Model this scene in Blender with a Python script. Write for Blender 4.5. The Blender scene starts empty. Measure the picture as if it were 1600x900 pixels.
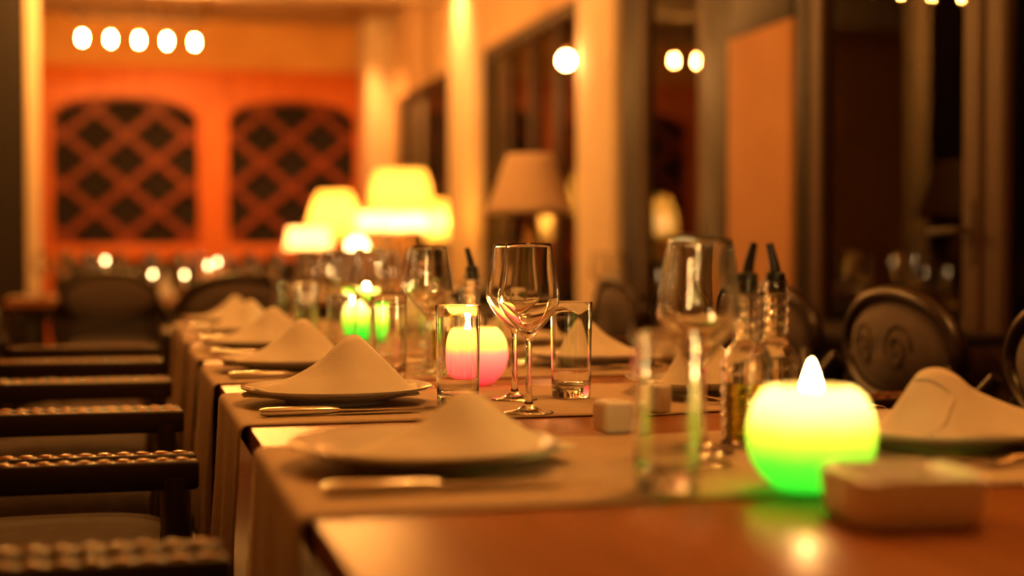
import bpy, bmesh, math, random
from mathutils import Vector, Matrix
random.seed(7)
PI = math.pi
S = bpy.context.scene
COL = S.collection

# ------------------------------------------------------------------ camera, world, exposure
cam_d = bpy.data.cameras.new('camera')
cam = bpy.data.objects.new('camera', cam_d)
COL.objects.link(cam)
cam_d.lens = 50; cam_d.sensor_width = 36; cam_d.clip_start = 0.02; cam_d.clip_end = 100
cam.location = (0, 0, 0.95)
cam.rotation_euler = (math.radians(90 - 1.29), 0, -math.radians(15.05))
cam_d.dof.use_dof = True
cam_d.dof.focus_distance = 1.87
cam_d.dof.aperture_fstop = 1.85
S.camera = cam

w = bpy.data.worlds.new('night'); S.world = w; w.use_nodes = True
w.node_tree.nodes['Background'].inputs[0].default_value = (0.30, 0.22, 0.35, 1)
w.node_tree.nodes['Background'].inputs[1].default_value = 0.012

S.view_settings.view_transform = 'Standard'
S.view_settings.look = 'None'
S.view_settings.gamma = 1
S.view_settings.exposure = 0.95
S.view_settings.use_curve_mapping = False
cy = S.cycles
cy.use_denoising = True
cy.max_bounces = 14; cy.transmission_bounces = 14; cy.glossy_bounces = 6; cy.diffuse_bounces = 3
cy.transparent_max_bounces = 12
cy.sample_clamp_indirect = 150; cy.caustics_reflective = False; cy.caustics_refractive = False; cy.sample_clamp_direct = 0
cy.blur_glossy = 0.1

WARM = (1.0, 0.43, 0.13)
BULB = 850.0        # radiance of a chandelier bulb
LAMP_W = 3.5        # table lamps
CANDLE_W = 0.42
SPOT_W = 22.0

# ------------------------------------------------------------------ materials
def mat(name, color, rough=0.6, metal=0.0, spec=0.5, trans=0.0, ior=1.45, coat=0.0, var=None, scale=8.0,
        stretch=None, bump=0.0, bscale=200.0, emit=None, estr=0.0, sheen=0.0):
    m = bpy.data.materials.new(name); m.use_nodes = True
    nt = m.node_tree; b = nt.nodes['Principled BSDF']
    b.inputs['Base Color'].default_value = (*color, 1)
    b.inputs['Roughness'].default_value = rough
    b.inputs['Metallic'].default_value = metal
    b.inputs['Specular IOR Level'].default_value = spec
    b.inputs['Transmission Weight'].default_value = trans
    b.inputs['IOR'].default_value = ior
    b.inputs['Coat Weight'].default_value = coat
    b.inputs['Coat Roughness'].default_value = 0.12
    b.inputs['Sheen Weight'].default_value = sheen
    if emit:
        b.inputs['Emission Color'].default_value = (*emit, 1)
        b.inputs['Emission Strength'].default_value = estr
    tc = None
    if var or bump:
        tc = nt.nodes.new('ShaderNodeTexCoord')
        mp = nt.nodes.new('ShaderNodeMapping')
        nt.links.new(tc.outputs['Object'], mp.inputs['Vector'])
        if stretch: mp.inputs['Scale'].default_value = stretch
    if var:
        nz = nt.nodes.new('ShaderNodeTexNoise'); nz.inputs['Scale'].default_value = scale
        nz.inputs['Detail'].default_value = 6
        nt.links.new(mp.outputs['Vector'], nz.inputs['Vector'])
        cr = nt.nodes.new('ShaderNodeValToRGB')
        cr.color_ramp.elements[0].position = 0.3; cr.color_ramp.elements[1].position = 0.72
        cr.color_ramp.elements[0].color = (*var, 1); cr.color_ramp.elements[1].color = (*color, 1)
        nt.links.new(nz.outputs['Fac'], cr.inputs['Fac'])
        nt.links.new(cr.outputs['Color'], b.inputs['Base Color'])
    if bump:
        n2 = nt.nodes.new('ShaderNodeTexNoise'); n2.inputs['Scale'].default_value = bscale
        n2.inputs['Detail'].default_value = 3
        nt.links.new(mp.outputs['Vector'], n2.inputs['Vector'])
        bp = nt.nodes.new('ShaderNodeBump'); bp.inputs['Strength'].default_value = bump
        bp.inputs['Distance'].default_value = 0.002
        nt.links.new(n2.outputs['Fac'], bp.inputs['Height'])
        nt.links.new(bp.outputs['Normal'], b.inputs['Normal'])
    return m

def emission(name, color, strength):
    m = bpy.data.materials.new(name); m.use_nodes = True
    nt = m.node_tree; nt.nodes.clear()
    e = nt.nodes.new('ShaderNodeEmission'); o = nt.nodes.new('ShaderNodeOutputMaterial')
    e.inputs[0].default_value = (*color, 1); e.inputs[1].default_value = strength
    nt.links.new(e.outputs[0], o.inputs[0]); return m

def translucent(name, color, back=0.6, diff=None, rough=0.35):
    """thin wax / shade cloth: passes light through and scatters it"""
    m = bpy.data.materials.new(name); m.use_nodes = True
    nt = m.node_tree; nt.nodes.clear()
    t = nt.nodes.new('ShaderNodeBsdfTranslucent'); t.inputs[0].default_value = (*color, 1)
    d = nt.nodes.new('ShaderNodeBsdfPrincipled')
    d.inputs['Base Color'].default_value = (*(diff or color), 1); d.inputs['Roughness'].default_value = rough
    mx = nt.nodes.new('ShaderNodeMixShader'); mx.inputs[0].default_value = 1 - back
    o = nt.nodes.new('ShaderNodeOutputMaterial')
    nt.links.new(t.outputs[0], mx.inputs[1]); nt.links.new(d.outputs[0], mx.inputs[2])
    nt.links.new(mx.outputs[0], o.inputs[0]); return m

def glass(name, color=(1, 1, 1), ior=1.5, rough=0.0):
    m = bpy.data.materials.new(name); m.use_nodes = True
    nt = m.node_tree; nt.nodes.clear()
    g = nt.nodes.new('ShaderNodeBsdfGlass'); g.inputs['Color'].default_value = (*color, 1)
    g.inputs['IOR'].default_value = ior; g.inputs['Roughness'].default_value = rough
    o = nt.nodes.new('ShaderNodeOutputMaterial')
    nt.links.new(g.outputs[0], o.inputs[0]); return m

def window_glass(name):
    m = bpy.data.materials.new(name); m.use_nodes = True
    nt = m.node_tree; nt.nodes.clear()
    fr = nt.nodes.new('ShaderNodeFresnel'); fr.inputs['IOR'].default_value = 1.48
    t = nt.nodes.new('ShaderNodeBsdfTransparent'); t.inputs[0].default_value = (0.75, 0.75, 0.75, 1)
    g = nt.nodes.new('ShaderNodeBsdfGlossy'); g.inputs['Roughness'].default_value = 0.0
    mx = nt.nodes.new('ShaderNodeMixShader'); o = nt.nodes.new('ShaderNodeOutputMaterial')
    nt.links.new(fr.outputs[0], mx.inputs[0]); nt.links.new(t.outputs[0], mx.inputs[1])
    nt.links.new(g.outputs[0], mx.inputs[2]); nt.links.new(mx.outputs[0], o.inputs[0]); return m

M = {}
M['plaster'] = mat('ochre_plaster', (0.78, 0.55, 0.33), 0.85, var=(0.66, 0.44, 0.25), scale=2.5, bump=0.4, bscale=60)
M['ochre'] = mat('orange_ochre_plaster', (0.74, 0.40, 0.13), 0.85, var=(0.62, 0.31, 0.09), scale=2.5, bump=0.4, bscale=60)
M['cream'] = mat('cream_plaster', (0.85, 0.72, 0.55), 0.8, var=(0.78, 0.64, 0.46), scale=3, bump=0.3, bscale=50)
M['ceiling'] = mat('ceiling_paint', (0.6, 0.42, 0.26), 0.9, var=(0.5, 0.34, 0.2), scale=1.2)
M['floor'] = mat('dark_floor_wood', (0.07, 0.04, 0.025), 0.4, var=(0.03, 0.018, 0.012), scale=3, stretch=(6, 0.6, 1))
M['orange_wood'] = mat('orange_wood', (0.70, 0.17, 0.025), 0.45, var=(0.58, 0.12, 0.015), scale=2, stretch=(6, 6, 0.7))
M['lattice'] = mat('red_brown_wood', (0.25, 0.04, 0.008), 0.55, var=(0.17, 0.025, 0.006), scale=5)
M['dark_back'] = mat('dark_backing', (0.010, 0.003, 0.002), 0.8)
M['dark_wood'] = mat('dark_wood', (0.014, 0.008, 0.006), 0.5, var=(0.009, 0.005, 0.004), scale=6, stretch=(1, 5, 5))
M['chair_wood'] = mat('chair_wood', (0.020, 0.009, 0.005), 0.34, var=(0.012, 0.005, 0.003), scale=10, stretch=(1, 5, 5))
M['frame_wood'] = mat('window_frame_wood', (0.065, 0.030, 0.013), 0.5, var=(0.04, 0.018, 0.008), scale=4, stretch=(5, 5, 0.6))
M['table_wood'] = mat('table_wood', (0.34, 0.125, 0.036), 0.27, spec=0.25, var=(0.24, 0.085, 0.024), scale=3.0, stretch=(9, 1.0, 1), bump=0.12, bscale=25)
M['fabric'] = mat('chair_fabric', (0.11, 0.08, 0.07), 0.9, var=(0.08, 0.058, 0.05), scale=40, bump=0.5, bscale=500, sheen=0.2)
M['seat_fabric'] = mat('seat_fabric', (0.07, 0.052, 0.045), 0.9, var=(0.05, 0.037, 0.032), scale=40, bump=0.5, bscale=500)
M['motif'] = mat('embroidery', (0.075, 0.052, 0.043), 0.85)
M['linen'] = mat('linen_runner', (0.58, 0.46, 0.34), 0.9, var=(0.50, 0.39, 0.28), scale=60, bump=0.5, bscale=700)
M['napkin'] = mat('napkin_cloth', (0.80, 0.75, 0.66), 0.85, var=(0.74, 0.69, 0.60), scale=30, bump=0.35, bscale=600)
M['porcelain'] = mat('porcelain', (0.72, 0.72, 0.72), 0.12, coat=0.4)
M['ceramic'] = mat('white_ceramic', (0.90, 0.90, 0.90), 0.3)
M['bead'] = mat('highlight_beading', (0.24, 0.07, 0.012), 0.25, coat=0.6)  # lighter orange than the chair wood, painting in the beads' highlights
M['reflection_panel'] = mat('reflection_plaster', (0.50, 0.28, 0.14), 0.85, var=(0.42, 0.22, 0.11), scale=3)
M['steel'] = mat('polished_steel', (0.75, 0.75, 0.76), 0.14, metal=1.0)
M['brass'] = mat('aged_brass', (0.45, 0.26, 0.09), 0.35, metal=1.0)
M['iron'] = mat('wrought_iron', (0.05, 0.032, 0.022), 0.5)
M['glass'] = glass('clear_glass', (0.985, 0.985, 0.98), 1.5)
M['oil'] = glass('olive_oil', (0.80, 0.72, 0.12), 1.47)
M['vinegar'] = glass('dark_vinegar', (0.25, 0.06, 0.03), 1.36)
M['spout'] = mat('black_spout', (0.02, 0.02, 0.02), 0.3)
M['pane'] = window_glass('window_pane_glass')
M['bulb'] = emission('lit_bulb', (1.0, 0.40, 0.075), BULB)
M['flame'] = emission('candle_flame', (1.0, 0.60, 0.22), 60)
M['glint_flame'] = emission('glint_candle_flame', (1.0, 0.60, 0.24), 16)
M['warm_bulb'] = emission('lit_warm_bulb', (1.0, 0.42, 0.12), 90)
M['wick'] = mat('wick', (0.02, 0.02, 0.02), 0.9)
def glow_wax(name, stops):
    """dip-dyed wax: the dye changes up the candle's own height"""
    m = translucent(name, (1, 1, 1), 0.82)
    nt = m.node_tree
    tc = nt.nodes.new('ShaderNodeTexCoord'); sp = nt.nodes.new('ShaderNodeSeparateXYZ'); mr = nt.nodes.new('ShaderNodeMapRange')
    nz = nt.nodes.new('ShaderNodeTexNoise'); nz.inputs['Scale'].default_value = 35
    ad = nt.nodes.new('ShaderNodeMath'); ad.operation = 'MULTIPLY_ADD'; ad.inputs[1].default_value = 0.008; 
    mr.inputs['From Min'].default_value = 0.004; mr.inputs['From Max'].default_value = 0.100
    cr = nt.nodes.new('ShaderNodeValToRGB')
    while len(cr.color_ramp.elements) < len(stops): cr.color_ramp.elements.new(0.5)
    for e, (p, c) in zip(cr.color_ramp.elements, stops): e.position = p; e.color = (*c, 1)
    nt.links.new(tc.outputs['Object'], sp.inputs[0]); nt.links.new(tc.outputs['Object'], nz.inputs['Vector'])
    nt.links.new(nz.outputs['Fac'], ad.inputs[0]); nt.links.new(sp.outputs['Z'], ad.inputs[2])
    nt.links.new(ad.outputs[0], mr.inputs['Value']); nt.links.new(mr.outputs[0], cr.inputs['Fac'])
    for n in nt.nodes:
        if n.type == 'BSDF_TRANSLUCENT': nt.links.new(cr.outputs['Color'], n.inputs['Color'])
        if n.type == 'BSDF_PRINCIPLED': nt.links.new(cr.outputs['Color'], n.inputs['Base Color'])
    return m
M['green_wax'] = glow_wax('green_glow_wax', [(0.0, (0.015, 0.62, 0.06)), (0.30, (0.05, 0.70, 0.06)), (0.55, (0.35, 0.75, 0.08)), (0.82, (0.92, 0.92, 0.55))])  # pale upper stops paint the flame's glow into the wax
M['pink_wax'] = glow_wax('pink_glow_wax', [(0.0, (0.75, 0.05, 0.16)), (0.54, (0.80, 0.20, 0.34)), (0.64, (0.80, 0.45, 0.16)), (0.80, (0.80, 0.62, 0.22))])
M['shade_lit'] = translucent('yellow_lamp_shade', (0.95, 0.80, 0.30), 0.75, rough=0.9)
M['shade_white'] = translucent('white_lamp_shade', (0.95, 0.92, 0.70), 0.75, rough=0.9)
M['shade_off'] = mat('cream_lamp_shade', (0.62, 0.46, 0.33), 0.9, bump=0.3, bscale=200)
M['terrace'] = mat('terrace_stone', (0.06, 0.05, 0.045), 0.8, var=(0.04, 0.035, 0.03), scale=2)

# ------------------------------------------------------------------ mesh helpers
def link(name, bm, m, parent=None, smooth=None, loc=None):
    me = bpy.data.meshes.new(name)
    bmesh.ops.recalc_face_normals(bm, faces=bm.faces)
    bm.to_mesh(me); bm.free()
    me.materials.append(m)
    if smooth is not None:
        for p in me.polygons: p.use_smooth = True
        if smooth < 3.1:
            try: me.set_sharp_from_angle(angle=smooth)
            except Exception: pass
    o = bpy.data.objects.new(name, me); COL.objects.link(o)
    if parent: o.parent = parent
    if loc: o.location = loc
    return o

def box(bm, x0, x1, y0, y1, z0, z1, bev=0.0, seg=1):
    vs = [bm.verts.new(p) for p in ((x0,y0,z0),(x1,y0,z0),(x1,y1,z0),(x0,y1,z0),(x0,y0,z1),(x1,y0,z1),(x1,y1,z1),(x0,y1,z1))]
    fs = [bm.faces.new([vs[i] for i in f]) for f in ((0,3,2,1),(4,5,6,7),(0,1,5,4),(1,2,6,5),(2,3,7,6),(3,0,4,7))]
    if bev:
        es = set(e for f in fs for e in f.edges)
        bmesh.ops.bevel(bm, geom=list(es), offset=bev, segments=seg, affect='EDGES', profile=0.5)
    return vs

def boxo(name, m, parent, *a, bev=0.0, seg=2):
    bm = bmesh.new(); box(bm, *a, bev=bev, seg=seg)
    return link(name, bm, m, parent, smooth=0.6 if bev else None)

def lathe(bm, prof, n=32, cx=0, cy=0):
    """prof: (r, z) list; r==0 ends collapse to a pole"""
    rings = []
    for r, z in prof:
        if r < 1e-6: rings.append([bm.verts.new((cx, cy, z))])
        else: rings.append([bm.verts.new((cx + r*math.cos(2*PI*i/n), cy + r*math.sin(2*PI*i/n), z)) for i in range(n)])
    for a, b in zip(rings, rings[1:]):
        if len(a) == 1 and len(b) == 1: continue
        for i in range(n):
            j = (i+1) % n
            if len(a) == 1: bm.faces.new((a[0], b[j], b[i]))
            elif len(b) == 1: bm.faces.new((a[i], a[j], b[0]))
            else: bm.faces.new((a[i], a[j], b[j], b[i]))

def smooth_prof(pts, k=4):
    """Catmull-Rom through the points"""
    out = []
    for i in range(len(pts)-1):
        p0 = pts[max(i-1, 0)]; p1 = pts[i]; p2 = pts[i+1]; p3 = pts[min(i+2, len(pts)-1)]
        for s in range(k):
            t = s/k
            out.append(tuple(0.5*((2*p1[c]) + (-p0[c]+p2[c])*t + (2*p0[c]-5*p1[c]+4*p2[c]-p3[c])*t*t
                        + (-p0[c]+3*p1[c]-3*p2[c]+p3[c])*t**3) for c in range(len(p1))))
    out.append(tuple(pts[-1])); return out

def tube(bm, pts, r, n=8, cap=True):
    """tube through 3-D points; r a number or a list"""
    P = [Vector(p) for p in pts]; R = r if isinstance(r, (list, tuple)) else [r]*len(P)
    rings = []
    up = Vector((0, 0, 1))
    for i, p in enumerate(P):
        d = (P[min(i+1, len(P)-1)] - P[max(i-1, 0)]).normalized()
        a = up if abs(d.dot(up)) < 0.9 else Vector((1, 0, 0))
        u = d.cross(a).normalized(); v = d.cross(u).normalized()
        rings.append([bm.verts.new(p + R[i]*(math.cos(2*PI*k/n)*u + math.sin(2*PI*k/n)*v)) for k in range(n)])
    for a, b in zip(rings, rings[1:]):
        for i in range(n): bm.faces.new((a[i], a[(i+1) % n], b[(i+1) % n], b[i]))
    if cap:
        bm.faces.new(rings[0][::-1]); bm.faces.new(rings[-1])

def ellipsoid(bm, c, r, nu=10, nv=6):
    prof = [(math.sin(PI*i/nv), -math.cos(PI*i/nv)) for i in range(nv+1)]
    s = len(bm.verts)
    b2 = bmesh.new(); prof[0] = (0, -1); prof[-1] = (0, 1); lathe(b2, prof, nu)
    me = bpy.data.meshes.new('t'); b2.to_mesh(me); b2.free()
    me.transform(Matrix.Translation(c) @ Matrix.Diagonal((*r, 1)))
    bm.from_mesh(me); bpy.data.meshes.remove(me)

def tag(o, label, cat, group=None, kind=None):
    o['label'] = label; o['category'] = cat
    if group: o['group'] = group
    if kind: o['kind'] = kind
    return o

def thing(name, label, cat, loc=(0,0,0), rz=0.0, group=None):
    o = bpy.data.objects.new(name, None); COL.objects.link(o)
    o.empty_display_size = 0.05
    o.location = loc; o.rotation_euler = (0, 0, rz)
    return tag(o, label, cat, group)

def struct(o): o['kind'] = 'structure'; return o

def kids(o): return [c for c in bpy.data.objects if c.parent == o]

def dup(root, label, loc=None, rz=None, group=None, sc=None):
    r = root.copy(); COL.objects.link(r); r['label'] = label
    if group: r['group'] = group
    if loc is not None: r.location = loc
    if rz is not None: r.rotation_euler = (0, 0, rz)
    if sc: r.scale = sc
    for ch in TREE[root.name]:
        c = ch[0].copy(); COL.objects.link(c); c.parent = r
        for g in ch[1]:
            d = g.copy(); COL.objects.link(d); d.parent = c
    return r
TREE = {}
def freeze(root): TREE[root.name] = [(c, kids(c)) for c in kids(root)]; return root

ORD = ['first', 'second', 'third', 'fourth', 'fifth', 'sixth', 'seventh', 'eighth', 'ninth', 'tenth']

# ------------------------------------------------------------------ the room
XR, YB, ZC = 2.20, 12.70, 3.00
struct(boxo('floor', M['floor'], None, -3.4, XR+0.15, -3.2, YB+0.15, -0.05, 0))
struct(boxo('ceiling', M['ceiling'], None, -3.4, XR+0.15, -3.2, YB+0.15, ZC, ZC+0.1))
struct(boxo('wall_back', M['ochre'], None, -3.4, XR+0.15, YB, YB+0.15, 0, ZC))
struct(boxo('wall_left', M['plaster'], None, -3.4, -3.25, -3.2, YB, 0, ZC))
struct(boxo('wall_front', M['plaster'], None, -3.25, XR+0.15, -3.2, -3.05, 0, ZC))
struct(boxo('ground', M['terrace'], None, XR+0.15, 14, -6, 16, -0.12, -0.05))
# ceiling crossbeams
for i, yb in enumerate((10.1, 6.6, 3.1, -0.4)):
    struct(boxo('beam', M['cream'], None, -3.25, XR, yb, yb+0.18, 2.78, ZC, bev=0.01))
# right wall: upper band, pillars, lower band
WT = 2.275
bm = bmesh.new()
box(bm, XR, XR+0.15, -3.05, YB, WT, ZC)
box(bm, XR, XR+0.15, 11.97, YB, 0, WT)          # end by the corner
box(bm, XR, XR+0.15, 6.77, 8.95, 0, 0.55); box(bm, XR, XR+0.15, 9.70, 11.97, 0, 0.55)       # dado under the windows
struct(link('wall_right', bm, M['plaster']))
for y0, y1, pr in ((8.95, 9.70, 0.05), (6.22, 6.77, 0.05)):
    struct(boxo('pillar', M['cream'], None, XR-pr, XR+0.15, y0, y1, 0, WT if pr < 0.05 else ZC-0.0, bev=0.012))
struct(boxo('pillar', M['cream'], None, 1.98, XR, 12.1, 12.68, 0, ZC, bev=0.012))
struct(boxo('pillar', M['reflection_panel'], None, XR-0.03, XR+0.15, 4.44, 4.96, 0, 1.76, bev=0.01))  # orange panel built in place of a reflection in the glass
# partition on the left with its cream post
struct(boxo('partition', M['dark_wood'], None, -3.25, -0.53, 8.25, 8.35, 0, ZC))
struct(boxo('trim_1', M['cream'], None, -0.545, -0.475, 8.2, 8.38, 0, ZC, bev=0.008))
bm = bmesh.new()
for k in range(9):
    box(bm, -3.2+k*0.3, -3.2+k*0.3+0.26, 8.232, 8.25, 0.12, 2.7, bev=0.006)
s_ = link('partition_panel', bm, M['dark_wood']); struct(s_)

def window(name, y0, y1, z0, z1, bars, mull=()):
    r = bpy.data.objects.new(name, None); COL.objects.link(r); struct(r)
    r.location = (XR+0.05, (y0+y1)/2, z0)
    ox, oy, oz = r.location
    f = 0.07
    bm = bmesh.new()
    box(bm, -0.035, 0.035, y0-oy, y0-oy+f, 0, z1-z0, bev=0.006); box(bm, -0.035, 0.035, y1-oy-f, y1-oy, 0, z1-z0, bev=0.006)
    box(bm, -0.035, 0.035, y0-oy+f, y1-oy-f, 0, f, bev=0.006); box(bm, -0.035, 0.035, y0-oy+f, y1-oy-f, z1-z0-f, z1-z0, bev=0.006)
    link('window_frame', bm, M['frame_wood'], r, smooth=0.6)
    n = bars+1; W = (y1-y0-2*f)/n
    for i in range(n):
        a = y0-oy+f+i*W
        boxo('pane', M['pane'], r, -0.004, 0.004, a+0.001, a+W-0.001, f, z1-z0-f)
        if i: boxo('mullion', M['frame_wood'], r, -0.03, 0.03, a-0.028, a+0.028, f, z1-z0-f, bev=0.005)
    for k in mull:
        boxo('transom', M['frame_wood'], r, -0.02, -0.005, y0-oy+f, y1-oy-f, k-0.02, k+0.02)
    return r
window('window_1', 9.70, 11.97, 0.55, WT, 3, (0.9,))
window('window_2', 6.77, 8.95, 0.55, WT, 3)
# folding glass doors
def glass_door(name, y0, y1, handle=True, z1=WT, z0=0.0):
    r = bpy.data.objects.new(name, None); COL.objects.link(r); struct(r)
    r.location = (XR+0.03, (y0+y1)/2, z0); oy = r.location[1]
    f = 0.085; h = z1-z0
    bm = bmesh.new()
    box(bm, -0.03, 0.03, y0-oy, y0-oy+f, 0.005, h, bev=0.008); box(bm, -0.03, 0.03, y1-oy-f, y1-oy, 0.005, h, bev=0.008)
    box(bm, -0.028, 0.028, y0-oy+f, y1-oy-f, 0.005, min(0.25, h*0.2), bev=0.006); box(bm, -0.028, 0.028, y0-oy+f, y1-oy-f, h-0.1, h, bev=0.006)
    link('door_frame', bm, M['frame_wood'], r, smooth=0.6)
    boxo('pane', M['pane'], r, -0.004, 0.004, y0-oy+f, y1-oy-f, min(0.25, h*0.2), h-0.1)
    if handle:
        bm = bmesh.new(); hy = y0-oy+f/2
        tube(bm, [(-0.03, hy, 1.02), (-0.075, hy, 1.02), (-0.08, hy+0.03, 1.02), (-0.08, hy+0.12, 1.015)], 0.009, 8)
        box(bm, -0.036, -0.03, hy-0.018, hy+0.018, 0.93, 1.1)
        link('door_handle', bm, M['iron'], r, smooth=0.7)
    return r
glass_door('door_1', 5.24, 6.02)
glass_door('door_2', 3.36, 4.36)
glass_door('door_3', 2.34, 3.34)
glass_door('door_4', 1.30, 2.32)
glass_door('door_5', -0.80, 0.20)
for a, b in ((6.02, 6.22), (4.96, 5.24), (4.36, 4.44), (0.20, 1.30), (-3.05, -0.80)):
    struct(boxo('jamb', M['dark_wood'], None, XR-0.01, XR+0.1, a, b, 0, WT, bev=0.006))
struct(boxo('lintel', M['dark_wood'], None, XR-0.02, XR+0.12, 4.44, 4.96, 1.76, WT, bev=0.006))  # dark piece above the panel that replaces a reflection

# back wall: orange wood panelling with two arched lattice bays
t = thing('lattice_screen', 'orange wooden wall screen with two arched lattice bays on the back wall', 'wall panel', (0, YB-0.1, 0))
X0, X1 = -0.75, 1.98
bays = ((-0.62, 0.58), (0.83, 1.94))
ZB, ZT, RISE, ZTOP = 1.05, 2.10, 0.18, 2.56
# frame plate with arched openings (front face at y=-.03, thickness .05)
def arch(x, a, b):
    u = 2*(x-a)/(b-a)-1
    return ZT + RISE*math.sqrt(max(0, 1-abs(u)**2.2))
bm = bmesh.new()
def solid(bm, poly, y0, y1):
    f = [bm.verts.new((x, y0, z)) for x, z in poly]; g = [bm.verts.new((x, y1, z)) for x, z in poly]
    bm.faces.new(f); bm.faces.new(g[::-1])
    n = len(poly)
    for i in range(n): bm.faces.new((f[i], g[i], g[(i+1) % n], f[(i+1) % n]))
for a, b in bays:
    N = 20; xs = [a+(b-a)*i/N for i in range(N+1)]
    for i in range(N):
        solid(bm, [(xs[i], arch(xs[i], a, b)), (xs[i+1], arch(xs[i+1], a, b)), (xs[i+1], 2.40), (xs[i], 2.40)], -0.06, -0.01)
solid(bm, [(X0, 0.0), (bays[0][0], 0.0), (bays[0][0], 2.40), (X0, 2.40)], -0.065, -0.01)
solid(bm, [(bays[0][1], 0.0), (bays[1][0], 0.0), (bays[1][0], 2.40), (bays[0][1], 2.40)], -0.065, -0.01)
solid(bm, [(bays[1][1], 0.0), (X1, 0.0), (X1, 2.40), (bays[1][1], 2.40)], -0.065, -0.01)
link('frame', bm, M['orange_wood'], t)
for a, b in bays:
    boxo('rail', M['orange_wood'], t, a, b, -0.075, -0.01, ZB-0.14, ZB, bev=0.006)
    boxo('backing', M['dark_back'], t, a, b, 0.03, 0.045, 0.0, 2.4)
    boxo('lower_board', M['dark_wood'], t, a, b, -0.02, -0.005, 0.0, ZB-0.14)
boxo('top_rail', M['orange_wood'], t, X0, X1, -0.07, -0.0, 2.40, 2.52, bev=0.008)
boxo('cornice', M['orange_wood'], t, X0-0.03, X1, -0.12, 0.0, 2.52, ZTOP, bev=0.012)
# slats, each an object, clipped to the bay
SL = 0.062
def clip_slat(a, b, c, s):
    """centre line  z = s*(x) + c ; clip to bay box and hide the ends behind the frame"""
    pts = []
    zlo, zhi = ZB-0.03, ZT+RISE+0.02
    xs = []
    for k in range(201):
        x = a-0.02+(b-a+0.04)*k/200; z = s*x+c
        if zlo <= z <= min(zhi, arch(min(max(x, a), b), a, b)+0.03): xs.append(x)
    return (min(xs), max(xs)) if len(xs) > 6 else None
for a, b in bays:
    for s, yy in ((0.84, -0.012), (-0.84, 0.004)):
        sp = 0.335/math.cos(math.atan(0.84))*1.14
        k0 = 0
        for k in range(-14, 15):
            c = 1.55 + k*sp*0.86 - s*(a+b)/2
            r_ = clip_slat(a, b, c, s)
            if not r_: continue
            xa, xb = r_; L = math.hypot(xb-xa, s*(xb-xa))
            if L < 0.12: continue
            bm = bmesh.new(); box(bm, -L/2, L/2, -0.007, 0.007, -SL/2, SL/2, bev=0.003)
            o = link('slat', bm, M['lattice'], t)
            xm = (xa+xb)/2; o.location = (xm, yy, s*xm+c); o.rotation_euler = (0, -math.atan(s), 0)
# carved crest over each bay
for a, b in bays:
    bm = bmesh.new(); N = 50; top = []; bot = []; tf = []; bf = []
    for i in range(N+1):
        x = a+(b-a)*i/N; z = arch(x, a, b); h = 0.018+0.016*abs(math.sin(i*PI/4))
        top.append(bm.verts.new((x, -0.074, z+h))); bot.append(bm.verts.new((x, -0.074, z-0.004)))
        tf.append(bm.verts.new((x, -0.058, z+h))); bf.append(bm.verts.new((x, -0.058, z-0.004)))
    for i in range(N):
        for A, B in ((top, bot), (bot, bf), (bf, tf), (tf, top)): bm.faces.new((A[i], A[i+1], B[i+1], B[i]))
    for k in (0, N): bm.faces.new((top[k], bot[k], bf[k], tf[k]))
    link('carved_crest', bm, M['lattice'], t)

# ------------------------------------------------------------------ chandeliers
def chandelier():
    t = thing('chandelier', 'x', 'chandelier')
    bm = bmesh.new()
    tube(bm, [(0, 0, 0.50), (0, 0, 0.16)], 0.010, 8); lathe(bm, [(0, 0.50), (0.06, 0.50), (0.06, 0.485), (0.02, 0.46), (0, 0.46)], 16)
    link('stem', bm, M['iron'], t, smooth=0.7)
    bm = bmesh.new(); tube(bm, [(-0.44, 0, 0.17), (0.44, 0, 0.17)], 0.012, 8)
    for s in (-1, 1): tube(bm, [(s*0.44, 0, 0.17), (s*0.49, 0, 0.19), (s*0.50, 0, 0.23), (s*0.47, 0, 0.25), (s*0.45, 0, 0.235)], [0.012, 0.011, 0.009, 0.007, 0.004], 8)
    link('bar', bm, M['iron'], t, smooth=0.9)
    for k in range(5):
        x = (k-2)*0.195
        bm = bmesh.new()
        dz = 0.0
        tube(bm, smooth_prof([(x, 0, 0.17), (x, -0.07, 0.14), (x, -0.13, 0.10), (x, -0.12, 0.05)], 4), 0.006, 6)
        o = link('arm', bm, M['iron'], t, smooth=0.9)
        bm = bmesh.new(); lathe(bm, [(0, 0.055), (0.014, 0.055), (0.020, 0.03), (0.014, 0.028), (0, 0.028)], 12, x, -0.12)
        link('bulb_holder', bm, M['brass'], o, smooth=0.7)
        bm = bmesh.new(); lathe(bm, smooth_prof([(0, 0.034), (0.009, 0.028), (0.0135, 0.0), (0.012, -0.012), (0.007, -0.026), (0, -0.032)], 2), 10, x, -0.12)
        link('bulb', bm, M['bulb'], t, smooth=3.2)
        # iron leaves above the bar
    bm = bmesh.new()
    for k in range(16):
        x = -0.42+k*0.056; a = k*2.4
        v = [bm.verts.new((x+dx*math.cos(a), dx*math.sin(a)*0.6, 0.19+dz)) for dx, dz in ((-0.005, 0), (0.03, 0.03), (0.045, 0.075), (0.012, 0.045))]
        f = bm.faces.new(v); r = bmesh.ops.extrude_face_region(bm, geom=[f])
        for g in r['geom']:
            if isinstance(g, bmesh.types.BMVert): g.co += Vector((0.003, 0.003, 0))
    link('iron_leaves', bm, M['iron'], t)
    return freeze(t)
ch0 = chandelier()
ch0.location = (0.075, 10.72, 2.50)
ch0['label'] = 'iron bar chandelier with five bare bulbs above the lattice screen'; ch0['group'] = 'bar chandeliers'
CHL = ['iron chandelier over the far table, reflected in the glass doors', 'iron chandelier above the far end of the long table']
for yy, lb in zip((7.6, 4.6), CHL):
    dup(ch0, lb, (0.0 if yy < 6 else 0.075, yy, 2.50), group='bar chandeliers')
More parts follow.
